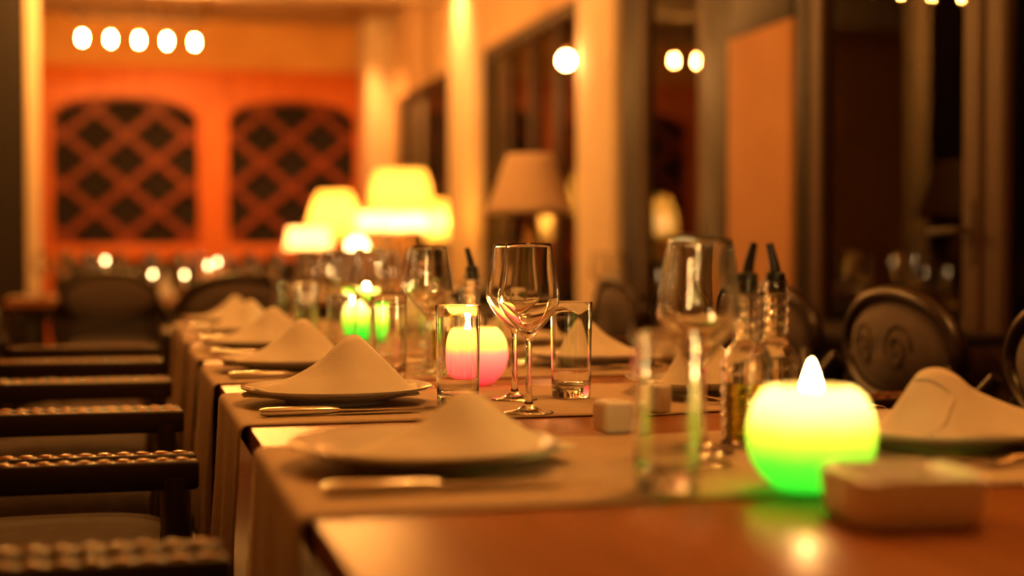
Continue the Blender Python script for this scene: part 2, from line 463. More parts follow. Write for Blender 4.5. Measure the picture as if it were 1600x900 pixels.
dup(ch0, 'iron chandelier directly above the near half of the long table', (0.95, 1.75, 2.50), 0.5, group='bar chandeliers')

# bulb standing in for a window reflection, then added ceiling spots
t = thing('reflection_bulb', 'round glowing bulb standing in for a window reflection near orange pillar', 'added light', (XR-0.0, 6.87, 1.97))
bm = bmesh.new(); tube(bm, [(0.02, 0, 0.03), (-0.05, 0, 0.03), (-0.07, 0, 0.0)], 0.010, 8); lathe(bm, [(0, -0.0), (0.02, 0.0), (0.02, 0.02), (0, 0.02)], 12, -0.07, 0)
link('bracket', bm, M['brass'], t, smooth=0.8)
bm = bmesh.new(); ellipsoid(bm, (-0.07, 0, -0.035), (0.035, 0.035, 0.036), 14, 8)
link('bulb', bm, M['warm_bulb'], t, smooth=3.2)

def spot(x, y, lab, wt=SPOT_W):  # unseen spotlight added to brighten the wall below it
    t = thing('added_spotlight', lab, 'spotlight', (x, y, ZC), group='added ceiling spotlights by the right wall')
    bm = bmesh.new(); lathe(bm, [(0, 0), (0.055, 0), (0.055, -0.05), (0.045, -0.05), (0.045, -0.012), (0, -0.012)], 20)
    link('housing', bm, M['brass'], t, smooth=0.6)
    ld = bpy.data.lights.new('spot', 'SPOT'); ld.energy = wt; ld.color = (1, 0.38, 0.09); ld.spot_size = math.radians(95); ld.spot_blend = 0.8; ld.shadow_soft_size = 0.03
    o = bpy.data.objects.new('lamp', ld); COL.objects.link(o); o.parent = t; o.location = (0, 0, -0.06)
spot(1.99, 9.35, 'added brass ceiling spotlight washing the first cream pillar', SPOT_W*2.6)
spot(1.80, 11.8, 'added brass ceiling spotlight by the corner pillar', SPOT_W*2.6)
spot(0.60, 11.9, 'added brass ceiling spotlight before the lattice screen', SPOT_W*2.6)
spot(1.85, 6.6, 'added brass ceiling spotlight near the orange pillar', SPOT_W*0.8)

# ------------------------------------------------------------------ tables
def table(name, label, x0, x1, y0, y1, legs=True, wood='table_wood', z=0.75):
    cx, cy_ = (x0+x1)/2, (y0+y1)/2
    t = thing(name, label, 'table', (cx, cy_, 0))
    a, b = (x1-x0)/2, (y1-y0)/2
    boxo('tabletop', M[wood], t, -a, a, -b, b, z-0.032, z, bev=0.004)
    bm = bmesh.new(); i = 0.07
    box(bm, -a+i, a-i, -b+i, -b+i+0.02, z-0.10, z-0.032); box(bm, -a+i, a-i, b-i-0.02, b-i, z-0.10, z-0.032)
    box(bm, -a+i, -a+i+0.02, -b+i+0.02, b-i-0.02, z-0.10, z-0.032); box(bm, a-i-0.02, a-i, -b+i+0.02, b-i-0.02, z-0.10, z-0.032)
    link('apron', bm, M['dark_wood'], t)
    for sx in (-1, 1):
        for sy in (-1, 1):
            boxo('leg', M['dark_wood'], t, sx*(a-0.115)-0.025, sx*(a-0.115)+0.025, sy*(b-0.115)-0.025, sy*(b-0.115)+0.025, 0, z-0.10, bev=0.004)
    return t
TX0, TX1, TY0, TY1 = 0.134, 0.955, 0.36, 4.42
table('dining_table', 'long polished wooden dining table set with runners and glasses', TX0, TX1, TY0, TY1)
table('dining_table', 'wooden table set with glasses in front of the lattice screen', -0.55, 1.00, 6.80, 7.75)
table('side_table', 'small dark table carrying the unlit cream lamp', 1.12, 1.98, 4.72, 5.45, wood='dark_wood')
table('side_table', 'far side table by the window crowded with lit lamps', 0.80, 2.10, 7.78, 9.10, wood='dark_wood')
table('side_table', 'narrow dark table added against the glass doors with two wine glasses', 1.83, 2.15, 3.15, 4.05, wood='dark_wood')  # added to carry glasses in place of window reflections

def runner(y0, y1, x0, x1, drop, lab, z=0.75, seed=0, group='linen runners across the long table'):
    """cloth strip crossing the table and hanging over both edges"""
    rnd = random.Random(seed); bm = bmesh.new()
    pr = []           # (x, z)
    r = 0.010; zz = z+0.0022
    for k in range(9): pr.append((x0-0.0065-r*0.4, zz-drop+(drop-r)*k/8))
    for k in range(1, 5): a = PI - k*PI/10; pr.append((x0-0.0065-r*0.4+r+r*math.cos(a), zz-r+r*math.sin(a)))
    n = 14
    for k in range(n+1): pr.append((x0+0.006+(x1-x0-0.012)*k/n, zz))
    for k in range(4, 0, -1): a = k*PI/10; pr.append((x1+0.0065+r*0.4-r+r*math.cos(a), zz-r+r*math.sin(a)))
    for k in range(9): pr.append((x1+0.0065+r*0.4, zz-r-(drop-r)*k/8))
    NY = 16; ph = rnd.random()*6
    grid = []
    for x, zq in pr:
        row = []
        for j in range(NY+1):
            y = y0+(y1-y0)*j/NY
            hang = max(0, (z-zq-0.01))/drop
            sgn = -1 if x < (x0+x1)/2 else 1
            dx = sgn*hang*(0.012+0.010*math.sin(j*0.9+ph)) * (1.0 if hang > 0 else 0)
            dy = hang*0.010*math.sin(zq*14+ph)
            row.append(bm.verts.new((x+dx, y+dy, zq)))
        grid.append(row)
    for i in range(len(grid)-1):
        for j in range(NY): bm.faces.new((grid[i][j], grid[i+1][j], grid[i+1][j+1], grid[i][j+1]))
    o = link('table_runner', bm, M['linen'], None, smooth=3.2)
    so = o.modifiers.new('thickness', 'SOLIDIFY'); so.thickness = 0.0016; so.offset = 0
    return tag(o, lab, 'table runner', group)
RY = [(1.075, 1.485), (1.68, 2.08), (2.24, 2.64), (2.79, 3.19), (3.34, 3.74), (3.89, 4.29)]
RL = ['nearest the camera, below the green candle', 'below the two sharp wine glasses', 'beyond the sharp wine glasses, third along', 'fourth from the camera',
      'fifth from the camera', 'at the far end of the table']
for i, (a, b) in enumerate(RY):
    runner(a, b, TX0, TX1, 0.30, 'beige linen runner ' + RL[i], seed=i)
runner(6.98, 7.34, -0.55, 1.0, 0.3, 'pale runner along the table before the lattice screen', seed=11, group=None)

# ------------------------------------------------------------------ armchairs (local: faces +x)
def armchair(label):
    t = thing('armchair', label, 'chair')
    bm = bmesh.new()
    # crowned seat cushion
    N = 12; g = []
    for i in range(N+1):
        row = []
        for j in range(N+1):
            u, v = i/N*2-1, j/N*2-1
            k = (1-abs(u)**4)*(1-abs(v)**4)
            row.append(bm.verts.new((-0.015+0.195*u*(1-0.02*v*v), 0.215*v*(1-0.03*u*u), 0.515+0.065*k**0.45)))
        g.append(row)
    for i in range(N):
        for j in range(N): bm.faces.new((g[i][j], g[i+1][j], g[i+1][j+1], g[i][j+1]))
    edge = [g[i][0] for i in range(N+1)] + [g[N][j] for j in range(1, N+1)] + [g[i][N] for i in range(N-1, -1, -1)] + [g[0][j] for j in range(N-1, 0, -1)]
    low = [bm.verts.new((v.co.x, v.co.y, 0.455)) for v in edge]
    for i in range(len(edge)): bm.faces.new((edge[i], low[i], low[(i+1) % len(edge)], edge[(i+1) % len(edge)]))
    bm.faces.new(low)
    link('seat', bm, M['seat_fabric'], t, smooth=0.9)
    boxo('seat_frame', M['chair_wood'], t, -0.225, 0.185, -0.235, 0.235, 0.395, 0.455, bev=0.008)
    # oval back: upholstered pad within a wooden ring
    bx, bz, ry, rz = -0.245, 0.775, 0.185, 0.088
    bm = bmesh.new(); NA, NR = 40, 6
    for side in (1, -1):
        c = bm.verts.new((bx+side*0.028, 0, bz)); prev = None
        for q in range(1, NR+1):
            f = q/NR; ring = []
            for k in range(NA):
                a = 2*PI*k/NA
                ring.append(bm.verts.new((bx+side*0.028*(1-f**3)+side*0.004-0.03*(math.cos(a)*f)**2*0.6, ry*f*math.cos(a), bz+rz*f*math.sin(a))))
            for k in range(NA):
                if prev is None: bm.faces.new((c, ring[k], ring[(k+1) % NA]))
                else: bm.faces.new((prev[k], ring[k], ring[(k+1) % NA], prev[(k+1) % NA]))
            prev = ring
    bk = link('backrest', bm, M['fabric'], t, smooth=3.2)
    # scroll motif stitched on the pad (front)
    for s in (-1, 1):
        bm = bmesh.new()
        pts = []
        for k in range(22):
            a = k/21*3.6*PI; r = 0.050*(1-0.85*k/21)
            y = s*(0.06+r*math.cos(a)*0.9); z = bz+r*math.sin(a)*1.0
            pts.append((bx+0.0335-0.018*((y/ry)**2)-0.028*((y/ry)**2+((z-bz)/rz)**2)**1.5, y, z))
        tube(bm, pts, 0.0022, 5)
        link('embroidery', bm, M['motif'], bk, smooth=3.2)
    bm = bmesh.new(); NA = 48; rings = []
    for k in range(NA):
        a = 2*PI*k/NA; cy2, cz2 = math.cos(a), math.sin(a)
        cen = Vector((bx-0.018*cy2**2, (ry+0.012)*cy2, bz+(rz+0.014)*cz2)); out = Vector((0, cy2*rz, cz2*ry)).normalized()
        ring = []
        for m_ in range(10):
            b_ = 2*PI*m_/10
            ring.append(bm.verts.new(cen + out*0.016*math.cos(b_) + Vector((1, 0, 0))*0.019*math.sin(b_)))
        rings.append(ring)
    for k in range(NA):
        A, B = rings[k], rings[(k+1) % NA]
        for m_ in range(10): bm.faces.new((A[m_], A[(m_+1) % 10], B[(m_+1) % 10], B[m_]))
    link('back_frame', bm, M['chair_wood'], t, smooth=3.2)
    for s in (-1, 1):
        bm = bmesh.new(); tube(bm, [(-0.215, s*0.19, 0.45), (-0.225, s*0.185, 0.60), (-0.248, s*0.165, 0.715)], [0.016, 0.014, 0.012], 10)
        link('back_post', bm, M['chair_wood'], t, smooth=0.9)
    for s in (-1, 1):
        # arm: flat-topped rail with a beaded edge
        bm = bmesh.new(); box(bm, -0.225, 0.17, s*0.25-0.011, s*0.25+0.011, 0.676, 0.711, bev=0.005, seg=3)
        arm = link('armrest', bm, M['chair_wood'], t, smooth=0.7)
        bm = bmesh.new()
        for k in range(17):
            ellipsoid(bm, (-0.205+k*0.0222, s*0.25, 0.7105), (0.0112, 0.0062, 0.0035), 10, 6)
        link('beading', bm, M['bead'], arm, smooth=3.2)
        bm = bmesh.new(); tube(bm, [(0.135, s*0.225, 0.40), (0.135, s*0.245, 0.55), (0.145, s*0.25, 0.62), (0.14, s*0.25, 0.69)], [0.02, 0.015, 0.019, 0.016], 10)
        link('arm_post', bm, M['chair_wood'], t, smooth=0.9)
        for fx in (-1, 1):
            bm = bmesh.new()
            x = 0.15 if fx > 0 else -0.19
            tube(bm, [(x, s*0.205, 0.40), (x+fx*0.005, s*0.205, 0.25), (x+fx*0.02, s*0.21, 0.0)], [0.024, 0.02, 0.013], 10)
            link('leg', bm, M['chair_wood'], t, smooth=0.9)
        bm = bmesh.new(); tube(bm, smooth_prof([(-0.205, s*0.25, 0.69), (-0.222, s*0.235, 0.71), (-0.237, s*0.205, 0.745)], 4), 0.013, 8)
        link('arm_joint', bm, M['chair_wood'], t, smooth=0.9)
    return freeze(t)
LY = [0.905, 1.46, 2.02, 2.57, 3.12, 3.67]
LL = ['nearest the camera on the left side of the long table', 'second from the camera, left side of the long table', 'third from the camera, left side of the long table',
      'fourth from the camera, left side of the long table', 'fifth from the camera, left side of the long table', 'farthest along the left side of the long table']
G1 = 'armchairs around the long table'
c0 = armchair('dark carved armchair ' + LL[0]); c0['group'] = G1; c0.location = (-0.092, LY[0], 0)
for y, lb in list(zip(LY, LL))[1:]:
    dup(c0, 'dark carved armchair ' + lb, (-0.092+random.uniform(-.004, .004), y, 0), random.uniform(-0.008, 0.008))
RYC = [(1.90, 'cropped by the right edge, dark pad facing the table'), (2.46, 'behind the green candle, oval back lit by the flame'), (3.01, 'second oval back seen behind the green candle'),
       (3.56, 'with dark oval back right of the clear tumbler'), (4.10, 'with dark oval back beyond the others, below the orange pillar')]
for y, lb in RYC:
    dup(c0, 'oval-back armchair ' + lb, (1.178, y, 0), PI)
dup(c0, 'oval-back armchair standing at the head of the long table', (0.365, 4.735, 0), -PI/2)
dup(c0, 'oval-back armchair beside the cream post, tucked under the far table', (-0.085, 6.655, 0), PI/2, group='armchairs at the far table')

# ------------------------------------------------------------------ tableware
zt = 0.75+0.0034
def plate():
    t = thing('plate', 'x', 'plate')
    bm = bmesh.new()
    lathe(bm, smooth_prof([(0, 0.003), (0.055, 0.003), (0.062, 0.0), (0.068, 0.001), (0.074, 0.006), (0.095, 0.011), (0.124, 0.0205), (0.1265, 0.0225), (0.125, 0.0235),
              (0.098, 0.0160), (0.082, 0.0095), (0.070, 0.0068), (0, 0.0068)], 3), 56)
    o = link('dish', bm, M['porcelain'], t, smooth=3.2)
    return freeze(t)

def napkin_mesh(ridge, wid, lean, seed, roll=0.0):
    rnd = random.Random(seed); bm = bmesh.new()
    NX, NY = 40, 18
    R = smooth_prof(ridge, 6)
    def at(tb, x):
        for (a, za), (b, zb) in zip(tb, tb[1:]):
            if a <= x <= b: f = (x-a)/(b-a+1e-9); f = f*f*(3-2*f); return za+(zb-za)*f
        return tb[-1][1]
    xa, xb = ridge[0][0], ridge[-1][0]
    ph = rnd.random()*6; g = []
    for i in range(NX+1):
        s = i/NX; k = s*(len(R)-1); a = int(min(k, len(R)-2)); f = k-a
        x = R[a][0]*(1-f)+R[a+1][0]*f; h = R[a][1]*(1-f)+R[a+1][1]*f
        wd = at(wid, x); row = []
        for j in range(NY+1):
            v = j/NY*2-1
            prof = (1-abs(v)**1.02) if abs(v) < 1 else 0
            prof = prof*0.93 + 0.07*math.exp(-(v*3)**2)
            z = 0.004 + h*prof
            y = wd*v + lean*h*prof*2
            xx = x + 0.006*math.sin(v*3+ph)*(1-s)
            z += 0.0022*math.sin(v*7+x*38+ph)*(1-abs(v))*min(1, h/0.02)
            row.append(bm.verts.new((xx, y, max(0.0035, z))))
        g.append(row)
    for i in range(NX):
        for j in range(NY): bm.faces.new((g[i][j], g[i+1][j], g[i+1][j+1], g[i][j+1]))
    return bm

def flap_mesh(seed, L=0.122, W=0.08):
    """flat folded layers under the peak"""
    rnd = random.Random(seed); bm = bmesh.new()
    for lay in range(2):
        pts = [(-L+lay*0.012, 0.012-lay*0.02), (-0.03, -W+lay*0.006), (0.10-lay*0.01, -0.05), (0.112-lay*0.01, 0.03), (0.02, W-lay*0.006), (-0.06, 0.06)]
        N = 36; P = []
        for k in range(len(pts)):
            a, b = pts[k], pts[(k+1) % len(pts)]
            for q in range(6): P.append((a[0]+(b[0]-a[0])*q/6, a[1]+(b[1]-a[1])*q/6))
        zz = 0.0002+lay*0.0022
        lift = lambda x: max(0, (abs(x)-0.07))*0.30
        lo = [bm.verts.new((x, y, zz+lift(math.hypot(x, y)))) for x, y in P]; hi = [bm.verts.new((x, y, zz+0.0017+lift(math.hypot(x, y)))) for x, y in P]
        c0_, c1_ = bm.verts.new((0, 0, zz)), bm.verts.new((0, 0, zz+0.0017))
        n = len(P)
        for k in range(n):
            m_ = (k+1) % n
            bm.faces.new((lo[k], lo[m_], hi[m_], hi[k])); bm.faces.new((c0_, lo[m_], lo[k])); bm.faces.new((c1_, hi[k], hi[m_]))
    return bm

def napkin(kind=0):
    t = thing('napkin', 'x', 'napkin')
    if kind == 0:
        bm = napkin_mesh([(-0.118, 0.010), (-0.094, 0.016), (-0.062, 0.028), (-0.030, 0.046), (-0.010, 0.064), (0.004, 0.076), (0.018, 0.079), (0.030, 0.070), (0.046, 0.054), (0.064, 0.036), (0.080, 0.018), (0.094, 0.001)],
                         [(-0.122, 0.012), (-0.05, 0.06), (0.02, 0.075), (0.08, 0.05), (0.106, 0.02)], 0.06, 3)
    else:
        bm = napkin_mesh([(-0.125, 0.001), (-0.09, 0.020), (-0.05, 0.034), (-0.01, 0.052), (0.010, 0.072), (0.030, 0.083), (0.052, 0.080), (0.068, 0.060), (0.085, 0.030), (0.10, 0.001)],
                         [(-0.125, 0.02), (-0.04, 0.055), (0.03, 0.05), (0.07, 0.06), (0.10, 0.03)], -0.1, 8)
    bm.verts.ensure_lookup_table(); bm.normal_update()
    path = [bm.verts[i*19+j].co.copy() + Vector((0, 0.0012, 0.0016)) for i, j in ((29, 9), (26, 10), (24, 11), (23, 12), (24, 13), (27, 14), (31, 15), (35, 16))]
    o = link('folded_peak', bm, M['napkin'], t, smooth=3.2)
    so = o.modifiers.new('thickness', 'SOLIDIFY'); so.thickness = 0.0018; so.offset = 1
    if kind == 1:
        # rolled hem running down the fold
        bm = bmesh.new(); tube(bm, smooth_prof([tuple(p) for p in path], 4), 0.0026, 7)
        link('hem', bm, M['napkin'], t, smooth=3.2)
    link('folded_base', flap_mesh(kind), M['napkin'], t, smooth=0.7)
    return freeze(t)

def wine_glass():
    t = thing('wine_glass', 'x', 'glass')
    bm = bmesh.new()
    outer = smooth_prof([(0.031, 0.0), (0.0315, 0.0012), (0.028, 0.0022), (0.016, 0.0045), (0.007, 0.010), (0.0042, 0.020), (0.0038, 0.05), (0.0038, 0.082), (0.0050, 0.092),
             (0.012, 0.101), (0.026, 0.117), (0.0365, 0.134), (0.0385, 0.143), (0.0375, 0.156), (0.0335, 0.182), (0.0285, 0.2125)], 4)
    inner = smooth_prof([(0.0280, 0.2128), (0.0325, 0.182), (0.0364, 0.156), (0.0373, 0.143), (0.0352, 0.1345), (0.0245, 0.119), (0.0105, 0.1055), (0.003, 0.1010), (0, 0.1005)], 4)
    lathe(bm, [(0, 0.0)] + outer + inner, 56)
    link('goblet', bm, M['glass'], t, smooth=3.2)
    return freeze(t)

def tumbler():
    t = thing('tumbler', 'x', 'glass')
    bm = bmesh.new()
    lathe(bm, [(0, 0.0008), (0.022, 0.0), (0.0255, 0.001), (0.0268, 0.003), (0.0272, 0.016), (0.0275, 0.03)] + [(0.0275+0.0018*k/6, 0.03+0.102*k/6) for k in range(1, 7)] +
          [(0.0290, 0.1332), (0.0279, 0.1332)] + [(0.0276-0.0016*k/6, 0.130-0.108*k/6) for k in range(0, 7)] + [(0.0245, 0.0190), (0.020, 0.0172), (0.010, 0.0165), (0, 0.0163)], 56)
    link('vessel', bm, M['glass'], t, smooth=0.9)
    return freeze(t)

def cruet(liq):
    t = thing('oil_cruet', 'x', 'bottle')
    bm = bmesh.new()
    prof = [(0, 0), (0.0255, 0.0), (0.0275, 0.003)]
    for k in range(6): z = 0.010+k*0.012; prof += [(0.0280, z), (0.0265, z+0.004), (0.0265, z+0.007), (0.0280, z+0.011)]
    prof += [(0.0275, 0.085), (0.022, 0.098), (0.0135, 0.108)]
    for k in range(5): z = 0.112+k*0.011; prof += [(0.0118, z), (0.0138, z+0.004), (0.0138, z+0.006), (0.0116, z+0.010)]
    prof += [(0.0125, 0.171), (0.009, 0.171), (0.009, 0.112), (0.019, 0.096), (0.0235, 0.084), (0.0235, 0.006), (0, 0.006)]
    lathe(bm, prof, 36); link('bottle_body', bm, M['glass'], t, smooth=0.9)
    bm = bmesh.new(); lathe(bm, [(0, 0.0065), (0.0228, 0.0065), (0.0228, 0.05 if liq == 'vinegar' else 0.066), (0, 0.05 if liq == 'vinegar' else 0.066)], 28)
    link(liq, bm, M[liq], t, smooth=0.7)
    bm = bmesh.new(); lathe(bm, [(0, 0.158), (0.0085, 0.158), (0.0088, 0.170), (0.0105, 0.171), (0.0105, 0.178), (0.005, 0.181), (0, 0.181)], 18)
    tube(bm, smooth_prof([(0, 0, 0.176), (-0.002, 0, 0.187), (-0.0055, 0, 0.199), (-0.009, 0, 0.210)], 4), [0.0066-0.0026*k/12 for k in range(13)], 10)
    link('pour_spout', bm, M['spout'], t, smooth=0.9)
    return freeze(t)

def knife():
    bm = bmesh.new()
    # handle then blade, along +x
    sec = [(0, .006, .004), (.01, .0085, .006), (.05, .0075, .0055), (.085, .006, .005), (.095, .0055, .004), (.10, .009, .0014), (.14, .0105, .0012), (.18, .0095, .001), (.205, .004, .0006)]
    rings = []
    for x, a, b in sec:
        rings.append([bm.verts.new((x, a*math.cos(2*PI*k/12), 0.006+b*math.sin(2*PI*k/12))) for k in range(12)])
    for A, B in zip(rings, rings[1:]):
        for k in range(12): bm.faces.new((A[k], A[(k+1) % 12], B[(k+1) % 12], B[k]))
    bm.faces.new(rings[0][::-1]); bm.faces.new(rings[-1])
    return bm

def fork():
    bm = bmesh.new()
    sec = [(0, .005, .002, .004), (.01, .008, .003, .004), (.06, .006, .0025, .004), (.11, .0035, .002, .008), (.13, .0045, .0018, .009), (.142, .011, .0015, .006), (.156, .0125, .0014, .005)]
    rings = []
    for x, a, b, z in sec:
        rings.append([bm.verts.new((x, a*math.cos(2*PI*k/10), z+b*math.sin(2*PI*k/10))) for k in range(10)])
    for A, B in zip(rings, rings[1:]):
        for k in range(10): bm.faces.new((A[k], A[(k+1) % 10], B[(k+1) % 10], B[k]))
    bm.faces.new(rings[0][::-1]); bm.faces.new(rings[-1])
    for k in range(4):
        y = -0.0096+k*0.0064
        tube(bm, [(.154, y, .005), (.175, y, .0065), (.196, y*0.95, .011)], [.0017, .0016, .0009], 6)
    return bm

PL, NP0, NP1, WG, TB = plate(), napkin(0), napkin(1), wine_glass(), tumbler()
used = set()
def put(proto, label, loc, rz=0.0, group=None, sc=None):
    if proto.name not in used:
        used.add(proto.name); proto['label'] = label
        if group: proto['group'] = group
        proto.location = loc; proto.rotation_euler = (0, 0, rz)
        if sc: proto.scale = sc
        return proto
    return dup(proto, label, loc, rz, group, sc)

KN, FK = None, None
def flat(kind, label, loc, rz):
    global KN, FK
    src = KN if kind == 'dinner_knife' else FK
    if src is None:
        o = link(kind, knife() if kind == 'dinner_knife' else fork(), M['steel'], None, smooth=0.9)
        if kind == 'dinner_knife': KN = o
        else: FK = o
    else:
        o = src.copy(); COL.objects.link(o)
    o.location = loc; o.rotation_euler = (0, 0, rz)
    return tag(o, label, 'knife' if kind == 'dinner_knife' else 'fork', 'steel cutlery beside the plates')

SY = [1.31, 1.90, 2.46, 3.01, 3.56, 4.10]
LWH = ['nearest the camera, very blurred, left side of the table', 'sharply seen on the left, before the tumbler', 'third from the camera on the left side', 'fourth from the camera on the left side', 'fifth from the camera on the left side', 'last and farthest on the left side']
RWH = ['right of the green candle, right side of the table', 'second on the right side, behind the cruets', 'third on the right side, right of the clear tumbler', 'fourth on the right side', 'fifth on the right side', 'last and farthest on the right side']
rr = random.Random(4)
for i, y in enumerate(SY):
    # left
    put(PL, 'white rimmed plate under a napkin, ' + LWH[i], (0.268, y, zt), 0, 'white plates on the long table')
    rz = [0.25, 0.0, 0.12, -0.1, 0.15, 0.0][i]; s = [1.05, 1.06, 1.0, 1.04, 0.98, 0.95][i]
    put(NP0, 'cream napkin folded to a peak, ' + LWH[i], (0.268+(0.028 if i == 0 else 0.006), y, zt+0.0075), rz, 'cream napkins folded on plates', (s, s, s*[0.66, 0.90, 0.92, 0.9, 0.95, 0.92][i]))
    flat('dinner_knife', 'steel knife on near side of left plate, ' + ['closest to camera', 'before the sharp napkin', 'third setting', 'fourth setting', 'fifth setting', 'last setting'][i], (0.152+0.0, y-0.148, zt), 0.02)
    flat('dinner_fork', 'steel fork on far side of left plate, ' + ['closest to camera', 'behind the sharp napkin', 'third setting', 'fourth setting', 'fifth setting', 'last setting'][i], (0.160, y+0.148, zt), -0.02)
    # right
    put(PL, 'white rimmed plate under a napkin, ' + RWH[i], (0.812, y, zt), 0, 'white plates on the long table')
    s = rr.uniform(0.96, 1.04)
    if i == 0: put(NP1, 'cream napkin with a rolled peak, ' + RWH[i], (0.856, y, zt+0.0075), PI+0.12, 'cream napkins folded on plates', (1.1, 1.05, 0.80))
    else: put(NP0, 'cream napkin folded to a peak, ' + RWH[i], (0.812, y, zt+0.0075), PI+rr.uniform(-.15, .15), 'cream napkins folded on plates', (s, s, s*0.9))
    flat('dinner_fork', 'steel fork on near side of right plate, ' + ['closest to camera', 'second setting', 'third setting', 'fourth setting', 'fifth setting', 'last setting'][i], (0.93, y-0.148, zt), PI)
    flat('dinner_knife', 'steel knife on far side of right plate, ' + ['closest to camera', 'second setting', 'third setting', 'fourth setting', 'fifth setting', 'last setting'][i], (0.93, y+0.148, zt), PI)

GW, GT = 'wine glasses on the long table', 'tumblers on the long table'
tw = 0.7505
def zrun(y):
    return zt if any(a-0.03 <= y <= b+0.03 for a, b in RY) else tw
wines = [((0.482, 1.712), 'sharp wine glass in focus at the centre, front one of the pair'), ((0.509, 1.88), 'wine glass just behind the sharply focused one'),
         ((0.519, 1.250), 'large blurred wine glass left of the green candle'), ((0.553, 1.322), 'blurred wine glass between the near glass and the cruets'),
         ((0.478, 2.30), 'wine glass behind the sharp left tumbler, third setting left'), ((0.507, 2.455), 'wine glass third setting right, by the far cruets'),
         ((0.470, 2.86), 'wine glass fourth setting on the left'), ((0.600, 2.98), 'wine glass fourth setting on the right'),
         ((0.478, 3.46), 'wine glass fifth setting on the left'), ((0.610, 3.53), 'wine glass fifth setting on the right'),
         ((0.478, 3.96), 'wine glass last setting on the left'), ((0.600, 4.07), 'wine glass last setting on the right')]
for (x, y), lb in wines: put(WG, 'clear ' + lb, (x, y, zrun(y)), rr.random()*3, GW)
tumb = [((0.409, 1.790), 'tumbler right of the sharp napkin, pink candle showing through'), ((0.592, 1.885), 'empty tumbler standing right of the sharp wine glasses'),
        ((0.436, 1.118), 'large blurred tumbler nearest the camera'), ((0.402, 2.255), 'tumbler behind the tip of the sharp napkin'),
        ((0.660, 2.44), 'tumbler third setting on the right'), ((0.405, 2.80), 'tumbler fourth setting on the left'), ((0.668, 3.0), 'tumbler fourth setting on the right'),
        ((0.405, 3.40), 'tumbler fifth setting on the left'), ((0.682, 3.49), 'tumbler fifth setting on the right'), ((0.405, 3.92), 'tumbler last setting on the left'),
        ((0.668, 4.10), 'tumbler last setting on the right')]
for (x, y), lb in tumb: put(TB, 'clear ' + lb, (x, y, zrun(y)), rr.random()*3, GT)

C1, C2 = cruet('oil'), cruet('vinegar')
put(C1, 'ribbed glass cruet of oil behind the near glasses, left of green candle', (0.622, 1.368, zt), PI+0.3, 'ribbed cruets on the long table')
put(C2, 'ribbed glass cruet with dark spout just left of the green candle flame', (0.672, 1.405, zt), 0.2, 'ribbed cruets on the long table')
dup(C1, 'ribbed oil cruet beyond the pink candle, left one of the far pair', (0.545, 2.53, zt), 0.3)
dup(C2, 'ribbed dark-spouted cruet beyond the pink candle, right one of the far pair', (0.560, 2.345, zt), 0.1)

# candles: hollow wax globes with the flame inside
def candle(label, wax, loc, pw=1.0):
    t = thing('globe_candle', label, 'candle', loc, rr.random(), 'round coloured candles down the table')
    t.scale = (0.98, 0.98, 0.93)
    bm = bmesh.new()
    o_ = smooth_prof([(0, 0.0), (0.022, 0.0), (0.036, 0.007), (0.0495, 0.025), (0.0545, 0.048), (0.052, 0.070), (0.0445, 0.086), (0.036, 0.0935), (0.031, 0.0945)], 4)
    i_ = smooth_prof([(0.029, 0.092), (0.034, 0.089), (0.041, 0.082), (0.048, 0.068), (0.0505, 0.048), (0.046, 0.028), (0.034, 0.012), (0.02, 0.006), (0, 0.006)], 4)
    lathe(bm, o_, 48)
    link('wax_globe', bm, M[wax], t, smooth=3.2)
    bm = bmesh.new(); lathe(bm, smooth_prof([(0, 0.070), (0.004, 0.0705), (0.0085, 0.080), (0.0088, 0.090), (0.0055, 0.103), (0.002, 0.114), (0, 0.118)], 3), 16)
    link('flame', bm, M['flame'], t, smooth=3.2)
    bm = bmesh.new(); tube(bm, [(0, 0, 0.002), (0.0, 0, 0.05), (0.001, 0, 0.071)], 0.0012, 6)
    link('wick', bm, M['wick'], t)
    for zl, e in ((0.082, 0.5), (0.125, 0.5)):
        ld = bpy.data.lights.new('flame_light', 'POINT'); ld.energy = CANDLE_W*pw*e; ld.color = (1, 0.50, 0.15); ld.shadow_soft_size = 0.006
        o = bpy.data.objects.new('flame_light', ld); COL.objects.link(o); o.parent = t; o.location = (0, 0, zl)
    return t
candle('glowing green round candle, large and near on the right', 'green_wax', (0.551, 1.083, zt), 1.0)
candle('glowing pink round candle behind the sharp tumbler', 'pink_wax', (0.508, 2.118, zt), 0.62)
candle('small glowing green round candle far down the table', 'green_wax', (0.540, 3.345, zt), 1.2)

# white ceramics
def ashtray():
    t = thing('ashtray', 'low white square ceramic ashtray in front of green candle', 'ashtray', (0.562, 0.958, tw), -0.12)
    bm = bmesh.new(); n = 48
    def ring(r, z, p=4.5, dip=0):
        out = []
        for k in range(n):
            a = 2*PI*k/n + PI/4; c, s = math.cos(a), math.sin(a); f = (abs(c)**p+abs(s)**p)**(-1/p)
            d = dip if k % 12 == 0 else 0
            out.append(bm.verts.new((r*f*c, r*f*s, z-d)))
        return out
    rings = [ring(0.044, 0), ring(0.049, 0.003), ring(0.052, 0.018), ring(0.053, 0.036), ring(0.0515, 0.0385, dip=0.006), ring(0.0465, 0.0385, dip=0.006), ring(0.045, 0.034), ring(0.042, 0.012), ring(0.03, 0.008, 3)]
    for A, B in zip(rings, rings[1:]):
        for k in range(n): bm.faces.new((A[k], A[(k+1) % n], B[(k+1) % n], B[k]))
    bm.faces.new(rings[0][::-1]); bm.faces.new(rings[-1])
    link('bowl', bm, M['ceramic'], t, smooth=0.9)
ashtray()
